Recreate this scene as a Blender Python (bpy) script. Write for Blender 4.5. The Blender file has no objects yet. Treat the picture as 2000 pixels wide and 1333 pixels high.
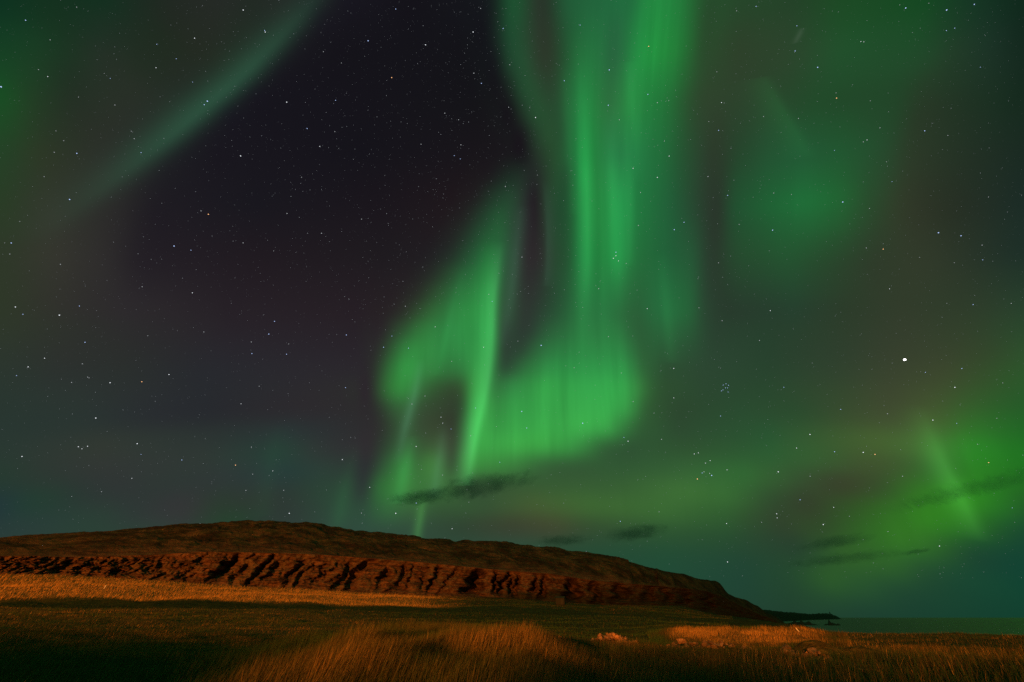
import bpy, bmesh, math, random
import numpy as np

# ------------------------------------------------------------------ camera, sky, lamp, exposure
random.seed(7)
rng = np.random.default_rng(11)
scene = bpy.context.scene
COL = scene.collection
SEA = 0.0
EYE = 9.0                                   # camera height above the sea
PITCH = math.radians(36.8)
FOC = 722.0                                 # focal length in 1/2000 of the picture width
cP, sP = math.cos(PITCH), math.sin(PITCH)

cam_data = bpy.data.cameras.new('camera')
cam_data.sensor_width = 36.0
cam_data.lens = 36.0 * FOC / 2000.0
cam_data.clip_start = 0.05
cam_data.clip_end = 200000.0
cam = bpy.data.objects.new('camera', cam_data)
COL.objects.link(cam)
cam.location = (0, 0, EYE)
cam.rotation_euler = (math.pi / 2 + PITCH, 0, 0)
scene.camera = cam

scene.view_settings.view_transform = 'Standard'
scene.view_settings.look = 'None'
scene.view_settings.exposure = 0.0
scene.view_settings.gamma = 1.0
scene.cycles.use_denoising = False
scene.cycles.max_bounces = 6
scene.cycles.transparent_max_bounces = 12
scene.cycles.volume_bounces = 1
scene.cycles.volume_step_rate = 1.0

# the village's sodium lamps: a cluster 300 m behind the photographer, low and orange
LAMP_AZ = math.radians(22.0)
ld = bpy.data.lights.new('sodium_lamps', 'POINT')
ld.energy = 1.02e7
ld.color = (1.0, 0.262, 0.026)
ld.shadow_soft_size = 7.0
lamp = bpy.data.objects.new('sodium_lamps', ld)
COL.objects.link(lamp)
lamp.location = (-300 * math.sin(LAMP_AZ), -300 * math.cos(LAMP_AZ), EYE + 17)


def srgb2lin(c):
    c = np.asarray(c, float) / 255.0
    return np.where(c <= 0.04045, c / 12.92, ((c + 0.055) / 1.055) ** 2.4)


def sight(px, py):
    """Unit world direction of a point of the sky or land, charted on a 2000 x 1333 view to the north."""
    px = np.asarray(px, float); py = np.asarray(py, float)
    x, y, z = px - 1000.0, 666.5 - py, np.full(np.broadcast(px, py).shape, FOC)
    d = np.stack(np.broadcast_arrays(x, z * cP - y * sP, z * sP + y * cP), -1)
    return d / np.linalg.norm(d, axis=-1, keepdims=True)


def azel(px, py):
    d = sight(px, py)
    return np.arctan2(d[..., 0], d[..., 1]), np.arctan2(d[..., 2], np.hypot(d[..., 0], d[..., 1]))


# ---- night sky: the aurora, on a stereographic chart of the celestial sphere
AURORA = [
 (-150, [(0,(14,50,32)),(200,(20,46,32)),(420,(34,40,36)),(620,(40,42,42)),(700,(26,22,32)),(900,(20,18,25)),(965,(24,44,34)),(1000,(30,74,46)),(1060,(40,60,44)),(1110,(34,90,54)),(1240,(34,110,60)),(1290,(36,130,62)),(1370,(38,84,46)),(1550,(36,68,40)),(1800,(22,68,34)),(2000,(16,40,28))]),
 (0, [(0,(14,50,32)),(100,(20,48,30)),(200,(20,48,32)),(330,(34,40,34)),(420,(38,42,38)),(500,(34,42,36)),(570,(36,40,38)),(620,(30,30,34)),(660,(26,22,32)),(800,(21,17,25)),(940,(21,22,27)),(970,(24,44,34)),(1000,(30,80,48)),(1025,(34,72,46)),(1055,(42,52,42)),(1080,(36,64,44)),(1110,(34,92,56)),(1200,(34,105,62)),(1240,(34,112,62)),(1270,(36,138,66)),(1320,(36,130,62)),(1350,(36,105,52)),(1375,(38,78,44)),(1450,(38,70,42)),(1550,(36,66,40)),(1650,(28,74,36)),(1800,(22,72,34)),(1900,(22,54,36)),(2000,(16,40,28))]),
 (100, [(0,(22,64,36)),(60,(26,62,36)),(130,(28,52,34)),(200,(36,48,38)),(300,(32,44,32)),(400,(36,42,34)),(450,(34,44,35)),(520,(30,36,34)),(570,(26,24,30)),(640,(22,18,26)),(900,(20,18,24)),(960,(20,23,26)),(985,(30,60,42)),(1010,(34,80,50)),(1040,(44,60,44)),(1075,(44,57,42)),(1105,(36,80,48)),(1140,(36,112,60)),(1180,(38,108,62)),(1205,(40,100,62)),(1250,(36,142,66)),(1290,(36,142,62)),(1330,(36,118,54)),(1370,(42,76,44)),(1440,(46,64,42)),(1540,(44,68,44)),(1640,(34,80,44)),(1800,(32,74,42)),(1850,(34,62,40)),(1940,(28,50,38)),(2000,(20,40,30))]),
 (200, [(0,(26,78,36)),(60,(34,62,36)),(130,(36,48,36)),(250,(42,48,40)),(330,(36,44,38)),(400,(30,36,34)),(450,(26,24,32)),(520,(23,19,28)),(700,(22,18,26)),(930,(21,19,24)),(1000,(24,26,27)),(1020,(34,62,42)),(1045,(38,78,48)),(1080,(40,70,46)),(1110,(38,96,54)),(1135,(36,132,66)),(1160,(38,122,60)),(1190,(46,110,62)),(1230,(40,132,64)),(1270,(35,122,59)),(1310,(36,108,54)),(1345,(43,78,46)),(1385,(47,66,44)),(1450,(44,66,44)),(1600,(34,74,42)),(1750,(34,68,40)),(1800,(40,56,38)),(1930,(28,48,34)),(2000,(22,42,30))]),
 (300, [(0,(36,66,38)),(80,(44,56,38)),(200,(44,46,41)),(280,(36,40,38)),(340,(30,30,34)),(420,(26,21,30)),(700,(22,18,26)),(940,(26,20,26)),(1025,(27,24,28)),(1050,(36,52,40)),(1080,(40,76,46)),(1110,(36,90,52)),(1135,(32,140,66)),(1160,(34,120,58)),(1195,(38,116,66)),(1240,(36,120,66)),(1290,(34,106,57)),(1335,(38,82,49)),(1375,(43,64,45)),(1400,(44,57,42)),(1440,(38,68,44)),(1500,(36,82,50)),(1560,(34,88,52)),(1650,(34,86,48)),(1720,(38,76,46)),(1780,(44,58,40)),(1900,(34,48,36)),(2000,(26,42,34))]),
 (400, [(0,(42,60,38)),(100,(50,54,44)),(220,(44,42,41)),(300,(32,26,34)),(500,(26,22,30)),(750,(28,20,28)),(880,(33,22,28)),(920,(34,34,33)),(960,(34,64,44)),(990,(38,76,50)),(1015,(42,60,48)),(1035,(40,38,42)),(1050,(36,28,33)),(1070,(40,64,46)),(1090,(34,72,46)),(1120,(34,94,52)),(1145,(34,140,66)),(1170,(34,118,56)),(1205,(34,140,70)),(1250,(34,118,62)),(1310,(34,92,55)),(1370,(41,63,46)),(1400,(42,52,42)),(1435,(34,80,48)),(1500,(32,96,52)),(1580,(32,110,56)),(1640,(34,100,50)),(1700,(42,74,44)),(1770,(50,56,40)),(1850,(40,48,36)),(2000,(28,44,38))]),
 (500, [(0,(46,56,40)),(100,(54,54,46)),(200,(48,44,44)),(280,(36,28,36)),(500,(34,24,32)),(750,(32,25,31)),(830,(34,28,33)),(880,(36,48,40)),(930,(38,92,54)),(960,(38,112,58)),(985,(44,88,58)),(1010,(48,68,54)),(1030,(46,38,42)),(1055,(46,44,44)),(1080,(40,66,46)),(1115,(36,90,52)),(1145,(34,136,66)),(1170,(34,116,56)),(1200,(34,136,66)),(1240,(36,110,58)),(1300,(34,96,56)),(1350,(38,86,54)),(1390,(42,56,44)),(1440,(38,74,46)),(1540,(36,84,48)),(1620,(40,72,44)),(1700,(46,60,42)),(1800,(50,58,42)),(1900,(40,52,40)),(2000,(30,48,40))]),
 (600, [(0,(46,56,40)),(100,(50,50,44)),(250,(46,40,44)),(450,(40,30,38)),(700,(40,28,36)),(760,(41,32,36)),(800,(44,52,41)),(840,(48,88,50)),(880,(46,116,60)),(920,(46,140,66)),(955,(46,140,68)),(985,(50,78,56)),(1005,(46,70,52)),(1030,(46,52,48)),(1080,(40,72,50)),(1130,(40,110,60)),(1180,(42,118,64)),(1240,(42,92,54)),(1290,(38,110,62)),(1340,(38,104,58)),(1380,(42,66,48)),(1420,(40,58,44)),(1550,(38,64,46)),(1650,(44,60,42)),(1760,(50,60,43)),(1900,(46,60,42)),(2000,(40,64,44))]),
 (660, [(0,(46,55,43)),(250,(45,44,44)),(450,(42,34,42)),(700,(42,32,40)),(740,(44,42,42)),(775,(46,84,50)),(820,(50,128,62)),(880,(48,136,68)),(920,(48,142,68)),(955,(50,150,72)),(980,(48,76,54)),(1005,(44,60,50)),(1030,(44,62,50)),(1070,(44,98,58)),(1130,(44,122,64)),(1200,(46,126,66)),(1245,(44,92,54)),(1290,(42,96,56)),(1340,(42,88,54)),(1390,(42,66,48)),(1500,(39,64,45)),(1650,(46,62,44)),(1760,(54,62,45)),(1900,(50,66,43)),(2000,(43,74,44))]),
 (710, [(0,(43,54,46)),(120,(46,48,46)),(250,(43,46,44)),(400,(41,40,46)),(700,(44,36,44)),(735,(44,50,43)),(760,(48,104,54)),(790,(52,150,68)),(830,(52,138,66)),(880,(48,124,62)),(920,(50,140,68)),(945,(56,160,74)),(972,(46,90,56)),(995,(44,66,50)),(1035,(46,110,60)),(1080,(46,136,68)),(1150,(46,142,70)),(1215,(48,146,72)),(1252,(46,100,56)),(1300,(44,78,50)),(1380,(44,70,50)),(1500,(40,66,46)),(1650,(48,64,46)),(1750,(57,65,46)),(1850,(58,68,45)),(1950,(50,74,42)),(2000,(46,84,44))]),
 (755, [(0,(42,54,47)),(250,(43,48,47)),(400,(40,41,46)),(600,(45,40,45)),(728,(46,44,44)),(755,(50,112,54)),(785,(54,146,66)),(815,(54,118,60)),(850,(50,88,50)),(885,(50,76,47)),(910,(52,106,54)),(940,(60,170,76)),(965,(50,112,60)),(1000,(50,130,66)),(1060,(52,154,70)),(1150,(52,160,74)),(1215,(54,166,76)),(1250,(52,122,60)),(1285,(46,80,48)),(1380,(43,70,48)),(1500,(41,70,46)),(1650,(52,70,46)),(1745,(61,70,47)),(1840,(62,76,46)),(1950,(48,86,42)),(2000,(42,88,42))]),
 (810, [(0,(40,54,48)),(150,(44,54,50)),(300,(42,44,48)),(400,(40,42,46)),(600,(46,42,46)),(730,(46,42,44)),(758,(47,64,47)),(785,(54,92,56)),(810,(54,76,52)),(850,(52,62,46)),(890,(48,58,44)),(905,(46,76,46)),(918,(58,150,68)),(940,(64,178,78)),(965,(54,144,66)),(1000,(54,156,70)),(1100,(56,162,72)),(1195,(58,170,76)),(1228,(56,144,68)),(1260,(48,88,50)),(1320,(44,70,46)),(1450,(42,76,48)),(1560,(44,76,46)),(1650,(56,76,46)),(1740,(66,76,48)),(1820,(66,88,47)),(1900,(50,96,42)),(2000,(36,92,40))]),
 (840, [(0,(41,55,49)),(400,(43,48,48)),(560,(42,52,52)),(730,(48,43,46)),(758,(47,60,46)),(788,(54,92,56)),(812,(55,80,53)),(850,(56,70,48)),(885,(52,60,45)),(903,(48,66,44)),(917,(60,156,70)),(945,(62,168,74)),(970,(56,150,68)),(1050,(58,164,72)),(1140,(58,164,72)),(1180,(57,156,70)),(1210,(54,128,63)),(1240,(48,92,52)),(1320,(45,74,48)),(1500,(42,82,49)),(1650,(62,86,47)),(1750,(65,90,49)),(1830,(68,104,49)),(1900,(47,112,41)),(2000,(34,102,37))]),
 (870, [(0,(42,56,50)),(200,(50,56,50)),(400,(46,56,52)),(500,(40,58,52)),(560,(40,64,54)),(620,(46,54,52)),(720,(50,44,48)),(750,(46,62,48)),(785,(54,96,56)),(820,(56,88,53)),(860,(62,86,54)),(890,(54,62,47)),(903,(52,76,48)),(920,(66,168,74)),(945,(62,164,72)),(1040,(60,160,68)),(1100,(57,150,67)),(1145,(53,126,61)),(1185,(50,100,55)),(1230,(47,84,51)),(1350,(46,80,48)),(1500,(42,90,50)),(1600,(54,92,48)),(1700,(70,96,48)),(1780,(68,104,50)),(1840,(60,118,48)),(1900,(44,128,40)),(2000,(32,112,34))]),
 (897, [(0,(41,57,49)),(200,(50,55,51)),(400,(47,56,52)),(540,(40,62,55)),(620,(46,58,53)),(720,(48,48,49)),(748,(48,80,52)),(785,(56,124,60)),(812,(56,100,56)),(850,(66,118,59)),(875,(58,84,52)),(893,(51,64,47)),(908,(60,120,58)),(925,(64,160,70)),(980,(60,148,65)),(1040,(57,130,61)),(1090,(53,108,57)),(1150,(50,92,53)),(1220,(48,86,51)),(1350,(50,88,50)),(1500,(47,92,50)),(1600,(54,90,48)),(1700,(66,86,47)),(1790,(62,106,48)),(1850,(54,124,46)),(1900,(44,126,38)),(2000,(33,111,33))]),
 (925, [(0,(40,58,48)),(200,(50,54,52)),(400,(48,54,54)),(560,(40,60,56)),(650,(44,64,54)),(720,(44,52,50)),(755,(50,98,56)),(785,(56,132,62)),(812,(58,120,58)),(850,(68,132,62)),(872,(58,92,53)),(895,(50,66,47)),(915,(62,118,58)),(960,(57,102,55)),(1050,(53,88,52)),(1200,(50,86,51)),(1350,(54,100,53)),(1450,(50,102,51)),(1560,(52,86,48)),(1640,(56,72,44)),(1740,(58,76,44)),(1820,(50,104,42)),(1900,(44,124,36)),(2000,(34,110,32))]),
 (952, [(0,(37,58,50)),(200,(48,54,52)),(430,(46,56,52)),(560,(42,58,53)),(650,(44,68,54)),(715,(45,60,52)),(745,(50,110,56)),(785,(58,126,60)),(815,(58,114,58)),(855,(62,114,58)),(880,(55,84,52)),(905,(54,82,52)),(960,(56,88,52)),(1050,(56,90,51)),(1200,(55,94,51)),(1350,(60,108,53)),(1450,(52,102,51)),(1560,(53,72,46)),(1640,(58,64,43)),(1720,(54,80,42)),(1800,(50,112,38)),(1880,(46,130,34)),(2000,(35,102,33))]),
 (980, [(0,(34,54,56)),(60,(36,62,50)),(150,(40,58,50)),(250,(46,52,52)),(350,(54,52,54)),(430,(44,58,48)),(560,(46,56,50)),(650,(44,72,54)),(715,(46,76,55)),(750,(52,112,58)),(800,(58,104,57)),(860,(54,90,52)),(950,(54,84,52)),(1040,(66,92,50)),(1150,(62,104,50)),(1300,(62,112,52)),(1420,(54,104,50)),(1500,(48,76,46)),(1580,(52,64,43)),(1680,(50,84,38)),(1800,(50,120,34)),(1880,(48,134,32)),(1950,(40,116,36)),(2000,(36,96,36))]),
 (1030, [(0,(40,58,56)),(200,(44,66,54)),(350,(50,58,54)),(450,(38,66,46)),(560,(46,58,54)),(700,(48,76,62)),(800,(50,78,58)),(900,(48,68,50)),(1000,(58,66,48)),(1080,(64,72,48)),(1150,(52,78,48)),(1300,(48,86,48)),(1420,(44,80,46)),(1520,(48,66,44)),(1620,(48,76,40)),(1720,(48,108,36)),(1820,(50,128,34)),(1900,(40,104,36)),(2000,(28,74,46))]),
 (1080, [(0,(42,61,52)),(800,(46,72,56)),(1000,(44,76,58)),(1100,(40,72,52)),(1300,(36,76,52)),(1450,(36,70,50)),(1560,(38,66,46)),(1650,(48,92,40)),(1760,(52,110,38)),(1820,(44,90,42)),(1900,(30,72,47)),(2000,(20,66,50))]),
 (1130, [(0,(42,62,52)),(1300,(34,74,54)),(1450,(32,68,52)),(1540,(36,72,46)),(1620,(44,88,42)),(1690,(42,86,45)),(1780,(34,72,48)),(2000,(19,68,50))]),
 (1200, [(0,(40,66,56)),(1400,(34,66,50)),(1550,(32,62,46)),(1700,(30,64,47)),(2000,(19,64,47))]),
 (1400, [(0,(26,44,36)),(1400,(24,46,34)),(2000,(14,46,38))]),
]


# edges that run aslant through the rows: (height, place along the row), and how wide the neighbourhood is that follows them
EDGES = [
 ([(0,965),(100,976),(150,991),(200,1011),(250,1030),(300,1044),(350,1056),(400,1061),(500,1066)], 80),
 ([(-150,790),(0,640),(100,545),(200,435),(300,335),(400,285),(500,255)], 130),
 ([(300,985),(400,922),(500,868),(600,800),(660,762),(710,748),(755,742)], 90),
 ([(500,1038),(600,1030),(660,1018),(710,996),(755,978),(810,952),(840,946)], 45),
 ([(840,1225),(870,1165),(897,1085),(925,990),(952,900)], 70),
]


def aurora_at(px, py):
    px = np.clip(px, 0, 2000); ys = [r[0] for r in AURORA]
    py = float(np.clip(py, ys[0], ys[-1]))
    k = min(max(int(np.searchsorted(ys, py)) - 1, 0), len(ys) - 2)
    f = (py - ys[k]) / (ys[k + 1] - ys[k])
    def row(j):
        x = px
        for pts, wd in EDGES:
            ey = [p[0] for p in pts]
            if py < ey[0] or py > ey[-1]: continue
            ex = [p[1] for p in pts]
            here = np.interp(py, ey, ex); there = np.interp(np.clip(ys[j], ey[0], ey[-1]), ey, ex)
            x = x + (there - here) * math.exp(-((px - here) / wd) ** 2)
        xs = [p[0] for p in AURORA[j][1]]
        c = np.array([np.interp(x, xs, [p[1][c] for p in AURORA[j][1]]) for c in range(3)])
        c[1] += 0.25 * max(0.0, (c[0] + c[2]) / 2 - c[1])
        c[0] -= 0.35 * max(0.0, c[0] - 0.82 * c[1]) * (1.0 if px > 1300 else 0.4)
        return c
    return srgb2lin(row(k) * (1 - f) + row(k + 1) * f)


def chart_to_px(u, v):
    q = 4 + u * u + v * v
    x, y, z = 4 * u / q, 4 * v / q, max((8 - q) / q, 0.22)
    return 1000 + FOC * x / z, 666.5 - FOC * y / z


def px_to_chart(px, py):
    x, y = (px - 1000.0) / FOC, (666.5 - py) / FOC
    n = math.sqrt(1 + x * x + y * y)
    x, y, z = x / n, y / n, 1 / n
    return 2 * x / (1 + z), 2 * y / (1 + z)


world = bpy.data.worlds.new('World')
world.use_nodes = True
wt = world.node_tree
wt.nodes.clear()
world.cycles.sampling_method = 'MANUAL'
world.cycles.sample_map_resolution = 256


class G:
    """Small wrapper for building a chain of nodes."""
    def __init__(self, tree): self.t = tree
    def n(self, kind, **kw):
        nd = self.t.nodes.new(kind)
        for k, v in kw.items(): setattr(nd, k, v)
        return nd
    def put(self, sock, v):
        if isinstance(v, bpy.types.NodeSocket): self.t.links.new(v, sock)
        elif v is not None: sock.default_value = v
    def m(self, op, a, b=None, c=None, clamp=False):
        nd = self.n('ShaderNodeMath', operation=op); nd.use_clamp = clamp
        for i, v in enumerate((a, b, c)): self.put(nd.inputs[i], v)
        return nd.outputs[0]
    def vm(self, op, a, b=None, scale=None):
        nd = self.n('ShaderNodeVectorMath', operation=op)
        self.put(nd.inputs[0], a); self.put(nd.inputs[1], b)
        if scale is not None: self.put(nd.inputs['Scale'], scale)
        return nd.outputs['Value'] if op in ('DOT_PRODUCT', 'LENGTH') else nd.outputs[0]
    def remap(self, x, a, b, c=0.0, d=1.0, mode='SMOOTHSTEP'):
        nd = self.n('ShaderNodeMapRange', interpolation_type=mode); nd.clamp = True
        for i, v in enumerate((x, a, b, c, d)): self.put(nd.inputs[i], v)
        return nd.outputs[0]
    def noise(self, vec, scale, detail=3.0, rough=0.5, dist=0.0, out='Fac'):
        nd = self.n('ShaderNodeTexNoise')
        self.put(nd.inputs['Vector'], vec)
        nd.inputs['Scale'].default_value = scale; nd.inputs['Detail'].default_value = detail
        nd.inputs['Roughness'].default_value = rough; nd.inputs['Distortion'].default_value = dist
        return nd.outputs[out]
    def mix(self, fac, a, b):
        nd = self.n('ShaderNodeMix', data_type='RGBA')
        self.put(nd.inputs[0], fac); self.put(nd.inputs[6], a); self.put(nd.inputs[7], b)
        return nd.outputs[2]
    def fcurve(self, x, pts):
        nd = self.n('ShaderNodeFloatCurve'); cv = nd.mapping.curves[0]
        cv.points[0].location = pts[0]; cv.points[1].location = pts[-1]
        for p in pts[1:-1]: cv.points.new(*p)
        nd.mapping.update(); self.put(nd.inputs['Value'], x)
        return nd.outputs[0]
    def ramp(self, x, stops, mode='LINEAR'):
        nd = self.n('ShaderNodeValToRGB'); cr = nd.color_ramp; cr.interpolation = mode
        while len(cr.elements) < len(stops): cr.elements.new(1.0)
        for e, (p, c) in zip(cr.elements, stops):
            e.position = p
        for e, (p, c) in zip(cr.elements, stops):
            e.color = (c[0], c[1], c[2], 1)
        self.put(nd.inputs[0], x)
        return nd.outputs[0]


g = G(wt)


def strip_group():
    """A node group holding one 32-stop colour ramp, so that each is filled in a small tree of its own."""
    t = bpy.data.node_groups.new('aurora_strip', 'ShaderNodeTree')
    t.interface.new_socket('u', in_out='INPUT', socket_type='NodeSocketFloat')
    t.interface.new_socket('colour', in_out='OUTPUT', socket_type='NodeSocketColor')
    nd = t.nodes.new('ShaderNodeValToRGB'); nd.name = 'ramp'; nd.color_ramp.interpolation = 'B_SPLINE'
    el = nd.color_ramp.elements
    while len(el) < 32: el.new(1.0)
    for i in range(32): el[i].position = i / 31.0
    gi, go = t.nodes.new('NodeGroupInput'), t.nodes.new('NodeGroupOutput')
    t.links.new(gi.outputs[0], nd.inputs[0]); t.links.new(nd.outputs[0], go.inputs[0])
    return t


STRIP = strip_group()
tc = g.n('ShaderNodeTexCoord')
D = tc.outputs['Generated']
den = g.m('MAXIMUM', g.m('ADD', g.vm('DOT_PRODUCT', D, (0, cP, sP)), 1.0), 0.05)
U = g.m('DIVIDE', g.m('MULTIPLY', g.vm('DOT_PRODUCT', D, (1, 0, 0)), 2.0), den)
V = g.m('DIVIDE', g.m('MULTIPLY', g.vm('DOT_PRODUCT', D, (0, -sP, cP)), 2.0), den)

bands = [(-1.25, -0.31), (-0.43, 0.52), (0.40, 1.25)]
NV, V0, V1 = 32, -0.72, 0.82
hv = (V1 - V0) / (NV - 1)
vs = [V0 + hv * j for j in range(NV)]
grid = {}
for b, (ua, ub) in enumerate(bands):
    us = np.linspace(ua, ub, 32)
    tgt = np.array([[aurora_at(*chart_to_px(u, v)) for u in us] for v in vs])      # NV x 32 x 3
    c = tgt.copy()
    for it in range(6):
        p = np.pad(c, ((0, 0), (1, 1), (0, 0)), mode='edge')
        s = p[:, :-2] / 6 + p[:, 1:-1] * 4 / 6 + p[:, 2:] / 6
        p = np.pad(s, ((1, 1), (0, 0), (0, 0)), mode='edge')
        s = p[:-2] * 0.126 + p[1:-1] * 0.748 + p[2:] * 0.126
        c = np.maximum(c + 0.8 * (tgt - s), 0.0)
    grid[b] = c
fu = [g.remap(U, ua, ub, mode='LINEAR') for ua, ub in bands]
b01 = g.remap(U, -0.42, -0.32)
b12 = g.remap(U, 0.41, 0.51)
wsum, csum = None, None
COLS = {}
for b in range(3):
    for j in range(NV):
        t = STRIP.copy()
        el = t.nodes['ramp'].color_ramp.elements
        for i in range(32): el[i].color = (*grid[b][j, i], 1)
        COLS[b, j] = t
Vc = g.m('MINIMUM', g.m('MAXIMUM', V, V0), V1)
W = g.m('SUBTRACT', Vc, 10.0)                # runs down row by row; keeps the shader's memory small
for j, v in enumerate(vs):
    cols = []
    if j: W = g.m('SUBTRACT', W, hv)
    for b in range(3):
        um = g.m('MAXIMUM', fu[b], W)
        nd = g.n('ShaderNodeGroup'); nd.node_tree = COLS[b, j]
        g.put(nd.inputs[0], um); cols.append(nd.outputs[0])
    colr = g.mix(b12, g.mix(b01, cols[0], cols[1]), cols[2])
    t = g.m('MULTIPLY', g.m('ADD', W, 10.0 - V0), 1.0 / (hv * 0.75))
    w = g.m('POWER', math.exp(-1), g.m('MULTIPLY', t, t))
    cw = g.vm('SCALE', colr, scale=w)
    csum = cw if csum is None else g.vm('ADD', csum, cw)
    wsum = w if wsum is None else g.m('ADD', wsum, w)
sky = g.vm('SCALE', csum, scale=g.m('DIVIDE', 1.0, wsum))

# soft ray structure along the curtains (it follows the magnetic field, nearly upright on the chart)
cmb = g.n('ShaderNodeCombineXYZ')
g.put(cmb.inputs[0], g.m('ADD', g.m('MULTIPLY', U, 17.0), g.m('MULTIPLY', g.m('MULTIPLY', U, V), 3.0)))
g.put(cmb.inputs[1], g.m('MULTIPLY', V, 1.4))
rays = g.noise(cmb.outputs[0], 1.0, 3.5, 0.55, 0.35)
sky = g.vm('SCALE', sky, scale=g.remap(V, 0.9, 1.8, 1.0, 5.5))    # glow added to the unseen sky overhead and behind, to fill the land
sepc = g.n('ShaderNodeSeparateColor'); g.put(sepc.inputs[0], sky)
cmb2 = g.n('ShaderNodeCombineXYZ')
g.put(cmb2.inputs[0], g.m('MULTIPLY', g.m('ADD', U, g.m('MULTIPLY', g.m('MULTIPLY', U, V), 0.12)), 46.0))
g.put(cmb2.inputs[1], g.m('MULTIPLY', V, 1.7))
fine_rays = g.m('MULTIPLY', g.m('SUBTRACT', g.noise(cmb2.outputs[0], 1.0, 2.0, 0.5, 0.2), 0.5), g.remap(V, -0.25, 0.25, 0.25, 0.75))
rays = g.m('ADD', rays, fine_rays)
glow = g.remap(sepc.outputs[1], 0.05, 0.35)
sky = g.vm('SCALE', sky, scale=g.m('ADD', 1.0, g.m('MULTIPLY', g.m('SUBTRACT', rays, 0.5), g.m('MULTIPLY', glow, 0.6))))


def curtain(sky, pts, wl, wr, amps, colour, strength):
    """One auroral ray: centre line through chart points, its own left and right softness and brightness along it."""
    uv = [px_to_chart(*p) for p in pts]
    va, vb = uv[-1][1], uv[0][1]
    ua, ub = min(p[0] for p in uv), max(p[0] for p in uv)
    if ub - ua < 1e-3: ub = ua + 1e-3
    t = g.m('DIVIDE', g.m('SUBTRACT', V, va), vb - va, clamp=True)
    cen = g.fcurve(t, [((p[1] - va) / (vb - va), (p[0] - ua) / (ub - ua)) for p in reversed(uv)])
    am = g.fcurve(t, [((p[1] - va) / (vb - va), a) for p, a in reversed(list(zip(uv, amps)))])
    d = g.m('SUBTRACT', U, g.m('MULTIPLY_ADD', cen, ub - ua, ua))
    k = FOC
    q = g.m('ADD', g.m('MULTIPLY', g.m('MAXIMUM', d, 0.0), k / wr), g.m('MULTIPLY', g.m('MAXIMUM', g.m('MULTIPLY', d, -1.0), 0.0), k / wl))
    e = g.m('POWER', math.exp(-1), g.m('POWER', q, 1.7))
    f = g.m('MULTIPLY', e, g.m('MULTIPLY', am, strength))
    return g.vm('ADD', sky, g.vm('SCALE', tuple(colour), scale=f))


GREEN, PALE, YELLOW = (0.08, 1.0, 0.22), (0.25, 0.75, 0.45), (0.2, 1.0, 0.16)
sky = curtain(sky, [(1128,60),(1136,180),(1143,300),(1147,400),(1146,500),(1141,600),(1140,700)], 14, 13, [0,.25,.6,1,.8,.35,0], GREEN, 0.13)
sky = curtain(sky, [(1187,200),(1190,300),(1199,400),(1202,480),(1206,560),(1210,620)], 16, 22, [0,.5,1,.9,.3,0], GREEN, 0.10)
sky = curtain(sky, [(1228,120),(1234,200),(1242,280),(1246,360)], 10, 14, [0,.8,.6,0], GREEN, 0.05)
sky = curtain(sky, [(1060,350),(1068,410),(1070,480),(1066,560)], 5, 12, [0,.7,1,0], PALE, 0.025)
sky = curtain(sky, [(978,470),(970,530),(962,600),(960,660),(953,730),(942,790),(928,850),(918,905),(912,950)], 22, 9, [0,.4,.65,.6,.75,.85,1,.8,0], (0.14,1,0.24), 0.23)
sky = curtain(sky, [(1018,400),(1010,470),(1003,540),(992,610),(980,680)], 10, 12, [0,.8,1,.8,0], PALE, 0.03)
sky = curtain(sky, [(822,700),(812,760),(800,805),(788,850),(776,910)], 9, 9, [0,.8,1,.7,0], PALE, 0.07)
sky = curtain(sky, [(826,960),(824,985),(821,1010),(815,1050),(811,1090)], 9, 8, [0,.7,1,.9,.6], YELLOW, 0.085)
sky = curtain(sky, [(640,-40),(585,30),(525,95),(470,150),(405,205),(330,268),(270,315),(205,365),(140,415),(60,480)], 28, 19, [.15,.45,.75,.95,1,.85,.6,.36,.16,0], (0.16,0.78,0.38), 0.076)
sky = curtain(sky, [(1795,790),(1820,855),(1848,920),(1872,965),(1893,1010),(1915,1060)], 17, 9, [0,.5,1,1,.7,0], YELLOW, 0.10)
sky = curtain(sky, [(1490,150),(1520,205),(1550,255),(1580,310)], 26, 9, [0,1,.9,0], GREEN, 0.025)
sky = curtain(sky, [(700,860),(682,920),(668,980),(658,1030)], 14, 14, [0,.5,1,.6], GREEN, 0.02)
sky = curtain(sky, [(545,830),(530,900),(520,960),(515,1010)], 16, 14, [0,.8,.8,0], GREEN, 0.008)
sky = curtain(sky, [(1168,240),(1172,330),(1176,420),(1178,520),(1176,600)], 6, 7, [0,.6,1,.7,0], GREEN, 0.03)
sky = curtain(sky, [(1102,120),(1108,220),(1114,320),(1120,420)], 9, 9, [0,.8,1,0], GREEN, 0.02)
sky = curtain(sky, [(1222,240),(1228,330),(1230,420),(1228,520)], 7, 8, [0,.8,1,0], GREEN, 0.035)
sky = curtain(sky, [(905,520),(885,600),(868,670),(852,735)], 9, 10, [0,.8,1,0], GREEN, 0.03)
sky = curtain(sky, [(806,850),(797,890),(788,930),(778,985)], 13, 12, [0,.8,1,0], GREEN, 0.06)
sky = curtain(sky, [(868,820),(862,870),(854,920),(846,975)], 10, 14, [0,.6,1,0], PALE, 0.055)
sky = curtain(sky, [(1290,490),(1296,560),(1304,630),(1312,710)], 10, 12, [0,.8,1,0], GREEN, 0.025)
sky = curtain(sky, [(1566,55),(1562,66),(1558,74),(1552,86)], 4, 4, [0,1,1,0], (0.6,0.7,0.6), 0.03)
bgn = g.n('ShaderNodeBackground')
g.put(bgn.inputs[0], sky)
bgn.inputs[1].default_value = 1.0
out = g.n('ShaderNodeOutputWorld')
scene.world = world
wt.links.new(bgn.outputs[0], out.inputs[0])


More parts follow.
